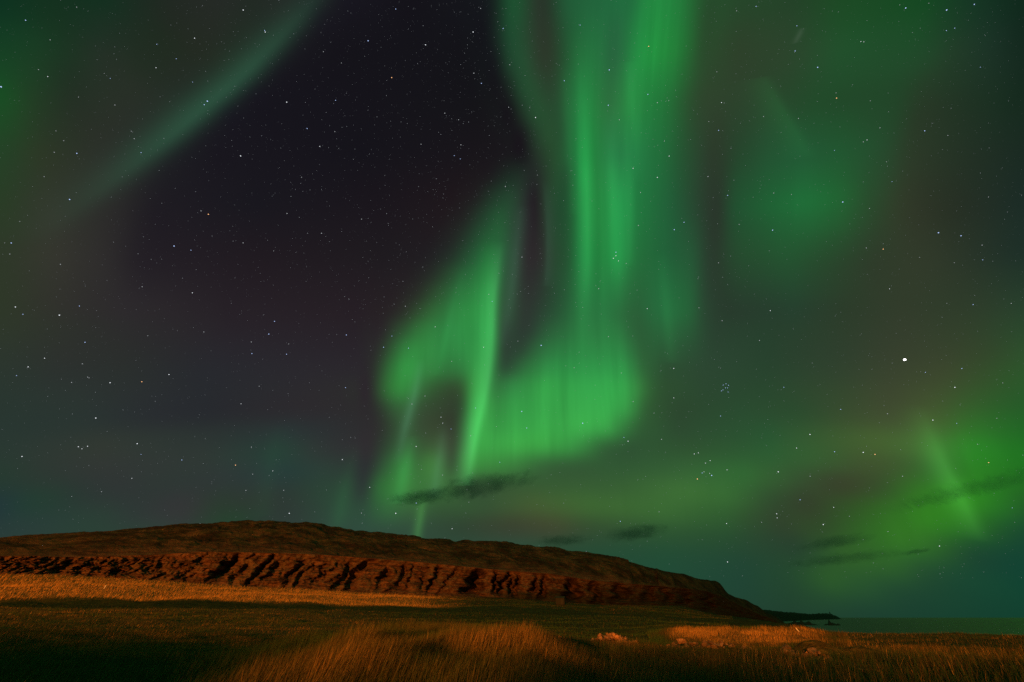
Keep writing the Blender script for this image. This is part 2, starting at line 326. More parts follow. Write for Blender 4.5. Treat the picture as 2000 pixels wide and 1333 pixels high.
# ------------------------------------------------------------------ helpers
def tag(o, label=None, cat=None, group=None, kind=None):
    if label: o['label'] = label
    if cat: o['category'] = cat
    if group: o['group'] = group
    if kind: o['kind'] = kind
    return o


def link_mesh(name, me, mat, parent=None):
    o = bpy.data.objects.new(name, me)
    COL.objects.link(o)
    if mat: me.materials.append(mat)
    if parent: o.parent = parent
    return o


def fast_mesh(name, verts, tris=None, quads=None, attrs=None, smooth=False):
    me = bpy.data.meshes.new(name)
    me.vertices.add(len(verts)); me.vertices.foreach_set('co', np.ascontiguousarray(verts, np.float32).ravel())
    nt = 0 if tris is None else len(tris); nq = 0 if quads is None else len(quads)
    idx, start, tot = [], [], []
    if nq: idx.append(np.asarray(quads).ravel())
    if nt: idx.append(np.asarray(tris).ravel())
    idx = np.concatenate(idx).astype(np.int32)
    start = np.concatenate([np.arange(nq) * 4, nq * 4 + np.arange(nt) * 3]).astype(np.int32)
    me.loops.add(len(idx)); me.loops.foreach_set('vertex_index', idx)
    me.polygons.add(nq + nt); me.polygons.foreach_set('loop_start', start)
    if smooth: me.polygons.foreach_set('use_smooth', np.ones(nq + nt, bool))
    for k, a in (attrs or {}).items():
        at = me.attributes.new(k, 'FLOAT', 'POINT'); at.data.foreach_set('value', np.ascontiguousarray(a, np.float32))
    me.update(calc_edges=True)
    return me


def hash2(i, j, s):
    h = (i * 374761393 + j * 668265263 + s * 1442695041) & 0xffffffff
    h = ((h ^ (h >> 13)) * 1274126177) & 0xffffffff
    return ((h ^ (h >> 16)) & 0xffff) / 65535.0


def vnoise(x, y, s=0):
    xi, yi = np.floor(x).astype(np.int64), np.floor(y).astype(np.int64)
    fx, fy = x - xi, y - yi
    fx, fy = fx * fx * fx * (fx * (fx * 6 - 15) + 10), fy * fy * fy * (fy * (fy * 6 - 15) + 10)
    a, b = hash2(xi, yi, s), hash2(xi + 1, yi, s)
    c, d = hash2(xi, yi + 1, s), hash2(xi + 1, yi + 1, s)
    return (a + (b - a) * fx) * (1 - fy) + (c + (d - c) * fx) * fy - 0.5


def fbm(x, y, octs=4, s=0, gain=0.5):
    o, a = 0.0, 1.0
    for k in range(octs):
        o = o + a * vnoise(x * 2 ** k + 17.3 * k, y * 2 ** k - 9.1 * k, s + k); a *= gain
    return o


def sstep(x, a, b):
    t = np.clip((x - a) / (b - a), 0, 1)
    return t * t * (3 - 2 * t)


# ------------------------------------------------------------------ lie of the land: lines of known bearing, height and distance
LINES = [
 # near field, ground under the grass
 [(0,1322,14),(300,1322,14),(450,1312,14),(560,1290,14),(650,1276,14),(750,1268,14),(850,1263,14),(950,1264,14),(1050,1272,14),(1150,1284,14),(1300,1300,14),(1500,1310,14),(2000,1322,14)],
 # hollow behind the near crest
 [(0,1260,26),(300,1262,26),(500,1266,27),(620,1264,28),(900,1264,28),(1100,1262,28),(1190,1262,28),(1400,1278,25),(1600,1290,22),(2000,1302,22)],
 [(0,1230,45),(300,1234,45),(500,1238,45),(700,1238,48),(900,1236,50),(1100,1238,50),(1200,1246,48),(1300,1257,46),(1450,1262,46),(1600,1258,50),(2000,1264,42)],
 # low bank on the right with its dry strip, gentle field on the left
 [(0,1212,62),(300,1216,62),(500,1220,62),(700,1226,65),(900,1224,70),(1100,1228,70),(1250,1238,62),(1330,1234,55),(1450,1235,55),(1580,1236,57),(1610,1243,60),(1700,1243,70),(2000,1248,65)],
 [(0,1187,105),(300,1190,105),(500,1192,105),(700,1196,105),(900,1200,105),(1100,1205,105),(1300,1212,100),(1400,1221,100),(1500,1226,100),(1560,1229,110),(1620,1236,110),(1700,1246,110),(2000,1254,100)],
 [(0,1177,128),(300,1181,128),(500,1186,128),(700,1186,130),(900,1186,130),(1100,1190,140),(1300,1196,150),(1400,1209,160),(1500,1221,180),(1580,1229,180),(1650,1246,160),(1750,1260,150),(2000,1264,140)],
 # foot of the dry slope under the crag
 [(0,1162,142),(200,1165,145),(350,1169,148),(500,1169,152),(600,1167,156),(700,1167,165),(800,1170,175),(900,1173,185),(1000,1175,195),(1100,1181,215),(1200,1185,230),(1330,1187,250),(1400,1204,300),(1480,1213,380),(1520,1220,380),(1600,1240,300),(1700,1262,250),(2000,1272,220)],
 # foot of the crag
 [(0,1122,172),(100,1123,175),(200,1128,178),(300,1134,180),(400,1141,182),(500,1148,184),(600,1151,188),(700,1158,194),(800,1163,202),(900,1166,212),(1000,1169,222),(1100,1178,240),(1200,1184,262),(1330,1190,335),(1400,1203,430),(1480,1213,570),(1540,1225,600),(1600,1245,400),(1700,1264,350),(2000,1274,320)],
 # brow of the crag
 [(0,1088,180),(60,1087,182),(130,1090,184),(300,1086,189),(400,1079,191),(600,1084,196),(670,1088,201),(800,1098,210),(900,1107,220),(1000,1117,230),(1080,1122,245),(1150,1134,261),(1250,1142,285),(1350,1150,370),(1400,1158,434),(1420,1172,470),(1445,1183,515),(1480,1200,576),(1520,1213,606),(1560,1237,606),(2000,1276,330)],
 # skyline
 [(-150,1076,300),(0,1060,310),(100,1053,315),(200,1047,320),(300,1041,325),(400,1036,330),(460,1031,332),(530,1030,335),(600,1035,338),(700,1046,342),(800,1057,346),(850,1064,346),(900,1066,345),(980,1066,345),(1050,1073,350),(1150,1082,355),(1220,1095,358),(1260,1107,360),(1300,1116,390),(1340,1121,420),(1360,1130,440),(1395,1134,480),(1408,1139,495),(1418,1158,510),(1440,1168,545),(1460,1171,575),(1468,1180,590),(1485,1184,610),(1491,1195,620),(1515,1203,630),(1550,1230,630),(2000,1276,420)],
]
FLAT = [14, 26, 46, 62, 105, 130, 150, 178, 184, 330]
KA = []
for ln in LINES:
    xs = np.arange(-400, 2401, 2.0)
    px_, py_, pr_ = (np.array([p[i] for p in ln], float) for i in range(3))
    r = np.interp(xs, px_, pr_)
    for _ in range(2):
        r = np.convolve(np.pad(r, 22, mode='edge'), np.ones(45) / 45, 'valid')
    w_ = 4 if ln is LINES[-1] else 12
    yy = np.convolve(np.pad(np.interp(xs, px_, py_), w_, mode='edge'), np.ones(2 * w_ + 1) / (2 * w_ + 1), 'valid')
    a0, e0 = azel(xs, yy)
    KA.append((a0, r, r * np.tan(e0)))
AZ1, AZ2 = math.radians(53), math.radians(60)


def knots(az):
    """Distance and height (above the eye) of every line on the bearing az."""
    fade = 1 - sstep(np.abs(az), AZ1, AZ2)
    R = [np.zeros_like(az)]; Z = [np.full_like(az, -1.65)]
    for (a, r, z), fl in zip(KA, FLAT):
        R.append(np.interp(az, a, r) * fade + fl * (1 - fade))
        Z.append(np.interp(az, a, z) * fade + (-1.9) * (1 - fade))
    R.append(R[-1] + 150); Z.append(Z[-1] - 22 * fade)
    return np.array(R), np.array(Z)


def pslopes(R, Z):
    h = np.diff(R, axis=0); d = np.diff(Z, axis=0) / h
    m = np.zeros_like(Z)
    m[0], m[-1] = d[0], d[-1]
    s = np.sign(d[1:]) * np.sign(d[:-1]) > 0
    with np.errstate(all='ignore'):
        hm = 2 * d[1:] * d[:-1] / (d[1:] + d[:-1])
    m[1:-1] = np.where(s, hm, 0.0)
    return m


def herm(r0, r1, z0, z1, m0, m1, t):
    h = r1 - r0
    return (2*t**3 - 3*t**2 + 1) * z0 + (t**3 - 2*t**2 + t) * h * m0 + (-2*t**3 + 3*t**2) * z1 + (t**3 - t**2) * h * m1


def chart_x(az):
    return 1000 + FOC * np.tan(np.clip(az, -1.2, 1.2)) / cP


MOUNDS = [(1192, 24.0, 0.95, 0.7, 0.46), (1160, 24.0, 0.8, 0.6, 0.26), (1092, 26.0, 0.75, 0.5, 0.30), (1325, 24.0, 0.9, 0.6, 0.34), (1400, 24.0, 1.0, 0.6, 0.36), (1570, 18.6, 0.9, 0.6, 0.58), (1650, 18.6, 1.0, 0.5, 0.42)]


def mounds(x, y):
    """Low rubble mounds that the loose stones lie on: bearing (chart x), distance, spread across and along, height."""
    o = 0.0
    for mx, mr, wx, wr, h in MOUNDS:
        a = math.atan((mx - 1000) * cP / FOC)
        u = x * math.cos(a) - y * math.sin(a); v = x * math.sin(a) + y * math.cos(a) - mr
        o = np.maximum(o, h * np.exp(-(u / wx) ** 2 - (v / wr) ** 2))
    return o


def rough(x, y, r):
    """Hummocks: small ones near, larger ones farther off."""
    a = 0.10 * fbm(x / 2.2, y / 2.2, 3, 3) * np.clip(r / 10, 0.2, 1)
    b = 0.55 * fbm(x / 11.0, y / 6.0, 4, 9) * sstep(r, 20, 70)
    c = 1.6 * fbm(x / 34.0, y / 20.0, 3, 21) * sstep(r, 90, 150)
    return a + b + c + mounds(x, y)


def terrain(az, r):
    """Height of the land above the sea at bearing az and distance r (below the crag)."""
    R, Z = knots(az); m = pslopes(R, Z)
    z = np.full_like(r, -1.65)
    for k in range(len(R) - 1):
        t = (r - R[k]) / (R[k + 1] - R[k])
        s = (t >= 0) & (t <= 1)
        z = np.where(s, herm(R[k], R[k+1], Z[k], Z[k+1], m[k], m[k+1], np.clip(t, 0, 1)), z)
    x, y = r * np.sin(az), r * np.cos(az)
    return EYE + z + rough(x, y, r) * (1 - sstep(r, R[8] * 0.9, R[8]))


def land_point(px, py, r0=5.0, r1=260.0):
    """Where the line of sight of a chart point meets the land."""
    az, el = azel(px, py)
    r = np.linspace(r0, r1, 3000)
    d = terrain(np.full_like(r, float(az)), r) - (EYE + r * math.tan(float(el)))
    k = int(np.argmax(d > 0)) if (d > 0).any() else int(np.argmax(d))
    rr = r[k]
    return np.array([rr * math.sin(az), rr * math.cos(az), EYE + rr * math.tan(float(el))]), rr


def ground_at(x, y):
    az = np.arctan2(np.atleast_1d(np.asarray(x, float)), np.atleast_1d(np.asarray(y, float)))
    return terrain(az, np.hypot(x, y) * np.ones_like(az))


def dryness(az, r):
    """0 green turf .. 1 dry straw: which kind of grass grows where."""
    X = chart_x(az)
    near = 0.04 + 0.28 * sstep(X, 380, 660) - 0.10 * sstep(X, 1080, 1350)
    near = np.maximum(near, 0.4 * (1 - sstep(X, 30, 160)) * sstep(r, 14, 24))
    mid = 0.28 * (1 - sstep(X, 560, 900)) + 0.0 + 0.34 * sstep(X, 1560, 1660)
    mid = mid * (1 - sstep(r, 104, 112) * (1 - sstep(X, 1400, 1500)))
    rw = r + 5 * fbm(X / 30.0, r / 6.0, 3, 85) + 3 * np.sin(X / 37.0)
    strip = sstep(X, 1275, 1320) * (1 - sstep(X, 1560, 1640)) * sstep(rw, 37, 47) * (1 - sstep(rw, 60, 66))
    far = (1 - sstep(X, 740, 960)) * 1.0 + 0.02
    d = near * (1 - sstep(r, 18, 30)) + mid * sstep(r, 18, 30) * (1 - sstep(r, 128, 142)) + far * sstep(r, 128, 142)
    return np.clip(np.maximum(d, 0.74 * strip), 0, 1)


# ------------------------------------------------------------------ materials
def new_mat(name):
    m = bpy.data.materials.new(name); m.use_nodes = True
    m.node_tree.nodes.clear()
    gg = G(m.node_tree)
    return m, gg


def finish(m, gg, colour, rough_=0.9, height=None, bump=0.4, dist=0.2, spec=0.2, translucent=0.0):
    p = gg.n('ShaderNodeBsdfPrincipled')
    gg.put(p.inputs['Base Color'], colour)
    gg.put(p.inputs['Roughness'], rough_)
    p.inputs['Specular IOR Level'].default_value = spec
    if height is not None:
        b = gg.n('ShaderNodeBump'); b.inputs['Strength'].default_value = bump; b.inputs['Distance'].default_value = dist
        gg.put(b.inputs['Height'], height); gg.put(p.inputs['Normal'], b.outputs[0])
    o = gg.n('ShaderNodeOutputMaterial'); sh = p.outputs[0]
    if translucent:
        tr = gg.n('ShaderNodeBsdfTranslucent'); gg.put(tr.inputs[0], colour)
        mx = gg.n('ShaderNodeMixShader'); mx.inputs[0].default_value = translucent
        m.node_tree.links.new(p.outputs[0], mx.inputs[1]); m.node_tree.links.new(tr.outputs[0], mx.inputs[2]); sh = mx.outputs[0]
    m.node_tree.links.new(sh, o.inputs[0])
    return m


def pos(gg): return gg.n('ShaderNodeNewGeometry').outputs['Position']
def attr(gg, nm): return gg.n('ShaderNodeAttribute', attribute_name=nm).outputs['Fac']


GREEN_TURF, STRAW = (0.028, 0.052, 0.015, 1), (0.34, 0.235, 0.085, 1)
m_ground, gg = new_mat('turf')
n1 = gg.noise(pos(gg), 0.35, 6, 0.65); n2 = gg.noise(pos(gg), 3.0, 5, 0.7)
dr = gg.m('ADD', attr(gg, 'dry'), gg.m('MULTIPLY', gg.m('SUBTRACT', n1, 0.5), 0.7), clamp=True)
c = gg.mix(dr, GREEN_TURF, (0.34, 0.20, 0.06, 1))
c = gg.mix(gg.remap(n2, 0.35, 0.7), gg.vm('SCALE', c, scale=0.45), c)
finish(m_ground, gg, c, 0.95, n2, 0.9, 0.25, 0.1)

m_grass, gg = new_mat('grass_blades')
tint = attr(gg, 'tint')
c = gg.ramp(tint, [(0.0, (0.038, 0.098, 0.024)), (0.3, (0.060, 0.068, 0.020)), (0.6, (0.120, 0.088, 0.028)), (1.0, (0.60, 0.33, 0.085))])
finish(m_grass, gg, c, 0.75, None, spec=0.2, translucent=0.3)

m_rock, gg = new_mat('crag_rock')
P = pos(gg)
mp = gg.n('ShaderNodeMapping'); gg.put(mp.inputs[0], P); mp.inputs['Scale'].default_value = (0.12, 0.12, 1.1)
strata = gg.noise(mp.outputs[0], 1.2, 6, 0.65, 0.4)
blot = gg.noise(P, 0.22, 6, 0.65)
fine = gg.noise(P, 1.6, 6, 0.7)
c = gg.mix(gg.remap(strata, 0.35, 0.65), (0.045, 0.026, 0.016, 1), (0.185, 0.098, 0.055, 1))
c = gg.mix(gg.remap(blot, 0.45, 0.7), c, (0.15, 0.10, 0.055, 1))
crag = attr(gg, 'crag')
heath = gg.mix(gg.remap(fine, 0.35, 0.7), (0.055, 0.034, 0.018, 1), (0.17, 0.095, 0.042, 1))
heath = gg.mix(gg.remap(blot, 0.42, 0.62), heath, (0.045, 0.042, 0.016, 1))
patch = gg.noise(P, 0.07, 5, 0.7)
heath = gg.vm('SCALE', heath, scale=gg.remap(patch, 0.38, 0.62, 0.4, 1.25))
c = gg.mix(crag, heath, c)
c = gg.mix(gg.m('MULTIPLY', attr(gg, 'painted_shade'), gg.remap(fine, 0.2, 0.6, 0.75, 1.0)), c, (0.022, 0.026, 0.014, 1))  # shade put into the rock colour by a dark tint
hgt = gg.m('ADD', gg.m('MULTIPLY', strata, 0.8), fine)
finish(m_rock, gg, c, 0.95, hgt, 0.8, 0.9, 0.1)

m_sea, gg = new_mat('sea_water')
P = pos(gg)
mp = gg.n('ShaderNodeMapping'); gg.put(mp.inputs[0], P); mp.inputs['Scale'].default_value = (0.05, 0.14, 0.1)
w1 = gg.noise(mp.outputs[0], 1.0, 6, 0.6)
finish(m_sea, gg, (0.010, 0.034, 0.028, 1), 0.30, w1, 0.8, 3.0, 0.45)

m_stone, gg = new_mat('field_stone')
oi = gg.n('ShaderNodeObjectInfo').outputs['Random']
P = gg.n('ShaderNodeTexCoord').outputs['Object']
n1 = gg.noise(P, 3.0, 6, 0.7); n2 = gg.noise(P, 9.0, 4, 0.6)
c = gg.mix(gg.remap(n1, 0.35, 0.7), (0.15, 0.085, 0.05, 1), (0.56, 0.32, 0.17, 1))
c = gg.mix(gg.m('MULTIPLY', oi, 0.85), c, (0.07, 0.045, 0.03, 1))
c = gg.mix(gg.remap(n2, 0.6, 0.75), c, (0.28, 0.24, 0.17, 1))
finish(m_stone, gg, c, 0.9, n2, 0.6, 0.03)

m_reef, gg = new_mat('wet_dark_rock')
n1 = gg.noise(pos(gg), 0.2, 5, 0.6)
finish(m_reef, gg, gg.mix(n1, (0.012, 0.014, 0.011, 1), (0.05, 0.045, 0.035, 1)), 0.8, n1, 0.8, 1.0)

m_wood, gg = new_mat('weathered_board')
n1 = gg.noise(gg.n('ShaderNodeTexCoord').outputs['Object'], 4, 5, 0.6)
finish(m_wood, gg, gg.mix(n1, (0.012, 0.014, 0.010, 1), (0.03, 0.03, 0.022, 1)), 0.85, n1, 0.4, 0.02)
m_tin, gg = new_mat('dull_roofing')
n1 = gg.noise(gg.n('ShaderNodeTexCoord').outputs['Object'], 3, 5, 0.6)
finish(m_tin, gg, gg.mix(n1, (0.012, 0.014, 0.011, 1), (0.03, 0.03, 0.024, 1)), 0.7)
m_white, gg = new_mat('white_paint')
n1 = gg.noise(gg.n('ShaderNodeTexCoord').outputs['Object'], 6, 4, 0.6)
finish(m_white, gg, gg.mix(n1, (0.62, 0.60, 0.56, 1), (0.82, 0.8, 0.78, 1)), 0.6)


# ------------------------------------------------------------------ ground and hill
Xs = np.arange(-760, 2761, 2.3)
az_view = np.arctan((Xs - 1000) * cP / FOC)
az_back = np.radians(np.linspace(math.degrees(az_view[-1]), 360 + math.degrees(az_view[0]), 70))[1:-1]
az_all = np.concatenate([az_view, az_back])
R, Z = knots((az_all + math.pi) % (2 * math.pi) - math.pi)
M = pslopes(R, Z)


def rows(k0, k1, counts, last=True):
    rr, zz, ss = [], [], []
    for k, n in zip(range(k0, k1), counts):
        end = last and k == k1 - 1
        for i in range(n + (1 if end else 0)):
            t = i / n
            rr.append(R[k] + (R[k+1] - R[k]) * t)
            zz.append(herm(R[k], R[k+1], Z[k], Z[k+1], M[k], M[k+1], t))
            ss.append(k + t)
    return np.array(rr), np.array(zz), np.array(ss)


def ring_mesh(name, r, z, closed, attrs):
    n, c = r.shape
    x, y = r * np.sin(az_all[:c]), r * np.cos(az_all[:c])
    v = np.stack([x, y, z], -1).reshape(-1, 3)
    i, j = np.meshgrid(np.arange(n - 1), np.arange(c if closed else c - 1), indexing='ij')
    jn = (j + 1) % c
    q = np.stack([i * c + j, i * c + jn, (i + 1) * c + jn, (i + 1) * c + j], -1).reshape(-1, 4)
    return fast_mesh(name, v, quads=q[:, ::-1], attrs={k: a.ravel() for k, a in attrs.items()}, smooth=True)


r_, z_, s_ = rows(0, 8, [24, 64, 50, 36, 50, 40, 40, 60])
r_[0] = 0.02
azw = (az_all + math.pi) % (2 * math.pi) - math.pi
AZg = np.broadcast_to(azw, r_.shape)
x_, y_ = r_ * np.sin(AZg), r_ * np.cos(AZg)
zg = EYE + z_ + rough(x_, y_, r_) * (1 - sstep(r_, R[8] * 0.9, R[8]))
# a little earth runs on under the hill so that no gap opens
ext = 8.0
r_ = np.vstack([r_, r_[-1:] + ext]); zg = np.vstack([zg, zg[-1:] - 0.6]); AZg = np.vstack([AZg, AZg[-1:]])
ground = link_mesh('ground', ring_mesh('ground', r_, zg, True, {'dry': dryness(AZg, r_)}), m_ground)
tag(ground, 'rough pasture running from the camera to the foot of the crag', kind='structure')

nv = len(az_view)
R, Z, M = R[:, :nv], Z[:, :nv], M[:, :nv]
Xv = chart_x(az_view)
# crag: gullies at their bearings (chart x at mid height, width, depth)
GULL = [(68,20,3.5),(150,10,1.5),(205,12,2),(265,18,3),(340,22,3),(405,30,6),(440,10,2),(478,13,4.5),(505,9,2.5),(548,14,5),(575,9,2.5),(600,8,2),(655,14,5.5),(680,22,7),(735,11,5),(768,14,5.5),(790,8,3),(820,9,4.5),(838,10,6),(870,8,2),(925,26,8),(968,8,4.5),(985,8,5),(1001,7,4.5),(1012,7,4),(1041,9,5.5),(1062,9,4.5),(1122,24,9),(1170,14,5),(1215,20,6),(1270,18,5),(1310,14,5),(1345,18,6),(1390,14,5)]
NC = 84
tt = np.linspace(0, 1, NC)
rc, zc, kc = [], [], []
for t in tt:
    rc.append(R[8] + (R[9] - R[8]) * t * 0.75); zc.append(Z[8] + (Z[9] - Z[8]) * t); kc.append(np.full(nv, t))
rc, zc, kc = np.array(rc), np.array(zc), np.array(kc)
Hc = (Z[9] - Z[8])
slant = 22 * (kc - 0.5) * (1 - sstep(Xv, 850, 1000))[None, :] * (0.3 + 1.5 * (fbm(Xv[None, :] / 90.0, 0 * kc, 2, 33) + .5)) + 6 * (kc - .5)
wob = 13 * fbm(kc * 5 + 3, Xv[None, :] / 40.0 + 0 * kc, 4, 31, 0.6)
XX = Xv[None, :] - slant + wob
rec = np.zeros_like(kc)
for gx, gw, gd in GULL:
    ru = [float(hash2(np.int64(int(gx)), np.int64(n_), 5)) for n_ in range(5)]
    lean_ = (ru[0] - 0.5) * 26 * (kc - 0.5) + 7 * (ru[4] - .5) * np.sin(kc * 7 + 6 * ru[3])
    q = (XX - gx - lean_) / (gw * (0.7 + 0.7 * (1 - kc) * ru[1] + 0.35 * fbm(kc * 6 + gx, XX / 50.0, 2, 37)))
    span = sstep(kc, -0.25 + 0.45 * ru[2], 0.05 + 0.45 * ru[2]) * (1 - sstep(kc, 0.55 + 0.4 * ru[3], 0.75 + 0.4 * ru[3]))
    dep = gd * (0.45 if gx < 390 else 0.85 if gx < 850 else 1.9)
    rec = np.maximum(rec, dep * (0.35 + 0.65 * span) * np.exp(-np.abs(q * 1.5) ** 3.0))
x_, y_ = rc * np.sin(az_view), rc * np.cos(az_view)
arc = Xv[None, :] / 4.0
blocks = (0.55 + 0.45 * sstep(Xv, 350, 560))[None, :] * 1.7 * np.abs(fbm((XX) / 38.0, kc * 2.5, 4, 41)) * 2 + 1.7 * fbm(XX / 9.0, kc * 7, 5, 43, 0.65)
ledge = 0.9 * fbm(kc * 13 + 0.004 * XX, XX / 120.0, 3, 47)
jit = XX + 5 * fbm(kc * 9, XX / 14.0, 3, 44)
ci = np.floor(jit / 11.0 + 1.5 * vnoise(jit / 30.0, kc * 0, 45)).astype(np.int64)
cj = np.floor(kc * 5 + 2.0 * hash2(ci, ci * 0, 46) + 0.7 * vnoise(XX / 25.0, kc * 2, 48)).astype(np.int64)
blocks = blocks + 1.9 * (hash2(ci, cj, 49) - 0.3) + 0.9 * (hash2(ci, ci * 0 + 7, 50) - 0.3)
env = np.sin(np.pi * np.clip(kc, 0, 1)) ** 0.35
rc = rc + (rec * 1.25 + blocks + ledge) * env
# slope from the brow to the skyline and the far side
r2, z2, s2 = rows(9, 11, [130, 24])
f2 = (s2 - 9)[:, None]
x2, y2 = r2 * np.sin(az_view), r2 * np.cos(az_view)
bl = np.clip(1 - f2 / 0.12, 0, 1)
r2 = r2 - (0.25 * (R[9] - R[8]))[None, :] * bl
up = (2.4 * fbm(x2 / 16.0, y2 / 16.0, 5, 51, 0.55) + 1.0 * np.abs(fbm(x2 / 5.0, z2 / 1.8, 4, 57, 0.6)))
up = up * np.clip(f2 / 0.06, 0, 1) * (1 - 0.72 * sstep(f2, 0.55, 0.98)) * np.clip(Hc / 8, 0, 1)[None, :]
z2 = z2 + up - 0.25
r_h = np.vstack([rc, r2[1:]]); z_h = np.vstack([zc, z2[1:]])
painted_shade = np.vstack([np.broadcast_to(np.maximum(sstep(Xv, 1090, 1200) * 0.8, 0)[None, :], kc.shape) * (1 - 0.6 * sstep(kc, 0.55, 0.95) * (1 - sstep(Xv, 1300, 1400))[None, :]), np.broadcast_to((sstep(Xv, 1330, 1420) * 0.5)[None, :], r2[1:].shape)])  # painted shade: right end of the crag and hill darkened
painted_shade[:NC] = np.maximum(painted_shade[:NC], 0.9 * sstep(Xv, 900, 1030)[None, :] * (1 - sstep(kc - 0.14 * sstep(Xv, 1030, 1100)[None, :] + 0.25 * fbm(XX / 30.0, kc * 3, 3, 58), 0.15, 0.42)))  # shade painted along the crag foot as well
ka = np.vstack([np.ones_like(kc), np.broadcast_to(np.clip(1 - (f2[1:] - 0.0) / 0.10, 0, 1), r2[1:].shape)])
az_all = az_view
r_h[0] += 0.0
hill = link_mesh('hill', ring_mesh('hill', r_h, EYE + z_h, False, {'crag': ka, 'painted_shade': painted_shade}), m_rock)
tag(hill, 'long rounded hill with a gullied crag, lit orange from the left', kind='structure')

# unseen bank added behind the photographer; crest shaped to cast shade on the field
H_T = [(-150,1.0),(-135,2.4),(-60,2.3),(-36,2.0),(-15,1.75),(-12,1.65),(-7.0,1.15),(-4.2,1.1),(-3.0,0.9),(-2.2,1.7),(1,1.7),(4,1.45),(9,1.45),(12,2.3),(25,2.7),(60,3.2),(140,3.2)]
ts = np.arange(-150, 141, 0.6)
Ht = np.interp(ts, [p[0] for p in H_T], [p[1] for p in H_T]) + 0.3 * fbm(ts / 5.0, ts * 0 + 2, 4, 61)
sh, th = np.array([math.sin(LAMP_AZ), math.cos(LAMP_AZ)]), np.array([math.cos(LAMP_AZ), -math.sin(LAMP_AZ)])
prof = [(-16, None, -3.0), (-4, 1, -0.6), (-1.5, 1, -0.05), (0, 1, 0), (1.5, 1, -0.1), (4, 1, -0.8), (13, None, -3.0)]
vb = []
for ds, useH, dz in prof:
    zz = (Ht if useH else 0 * Ht) + dz
    p = (-25 + ds) * sh[None, :] + ts[:, None] * th[None, :]
    vb.append(np.column_stack([p, EYE + zz]))
vb = np.array(vb); vb[..., 2] = np.maximum(vb[..., 2], EYE - 2.6) - 0.4 * (np.arange(len(vb)) % 6 == 0)[:, None]; n, c = vb.shape[:2]
i, j = np.meshgrid(np.arange(n - 1), np.arange(c - 1), indexing='ij')
q = np.stack([i * c + j, i * c + j + 1, (i + 1) * c + j + 1, (i + 1) * c + j], -1).reshape(-1, 4)
bank = link_mesh('terrain', fast_mesh('terrain', vb.reshape(-1, 3), quads=q, attrs={'dry': np.full(n * c, 0.4)}, smooth=True), m_ground)
tag(bank, 'unseen grassy bank added behind the camera to shade the field', kind='structure')

# sea
bm = bmesh.new()
bmesh.ops.create_circle(bm, cap_ends=True, segments=96, radius=90000)
me = bpy.data.meshes.new('sea'); bm.to_mesh(me); bm.free()
sea = link_mesh('sea', me, m_sea)
tag(sea, 'calm dark green sea reaching the horizon', kind='structure')

# far headland across the bay
pts = [(1440,1186,1150),(1475,1190,1200),(1500,1192,1400),(1530,1195.5,1700),(1560,1197.5,2100),(1580,1199.5,2500),(1600,1198.5,3000),(1618,1198.3,3400),(1630,1202,3600),(1637,1205.5,3700),(1643,1209,3800)]
pa = np.array([azel(p[0], p[1]) for p in pts])
aa = np.linspace(pa[0, 0], pa[-1, 0], 240)
rr = np.interp(aa, pa[:, 0], [p[2] for p in pts])
zt = EYE + rr * np.tan(np.interp(aa, pa[:, 0], pa[:, 1])) + rr / 1500 * 1.6 * fbm(aa * 400, aa * 0, 4, 71)
lay = []
for k, (dr_, hz) in enumerate([(-0.035, -0.12), (-0.025, 0.25), (-0.018, 0.72), (-0.006, 0.93), (0.0, 1.0), (0.03, 0.9), (0.08, 0.4), (0.11, -0.2)]):
    rrr = rr * (1 + dr_) * (1 + 0.006 * fbm(aa * 700, aa * 0 + k * 3.1, 3, 75))
    lay.append(np.column_stack([rrr * np.sin(aa), rrr * np.cos(aa), np.maximum(zt * hz, -3)]))
lay = np.array(lay); n, c = lay.shape[:2]
i, j = np.meshgrid(np.arange(n - 1), np.arange(c - 1), indexing='ij')
q = np.stack([i * c + j, i * c + j + 1, (i + 1) * c + j + 1, (i + 1) * c + j], -1).reshape(-1, 4)
headland = link_mesh('headland', fast_mesh('headland', lay.reshape(-1, 3), quads=q, smooth=True), m_reef)
tag(headland, 'low dark headland across the bay under the horizon glow', kind='structure')


# ------------------------------------------------------------------ grass
def scatter(n, xa, xb, ra, rb):
    """Even scatter over a sector between two bearings (chart x) and two distances."""
    a0, a1 = math.atan((xa - 1000) * cP / FOC), math.atan((xb - 1000) * cP / FOC)
    az = rng.uniform(a0, a1, n); r = np.sqrt(rng.uniform(ra * ra, rb * rb, n))
    return az, r


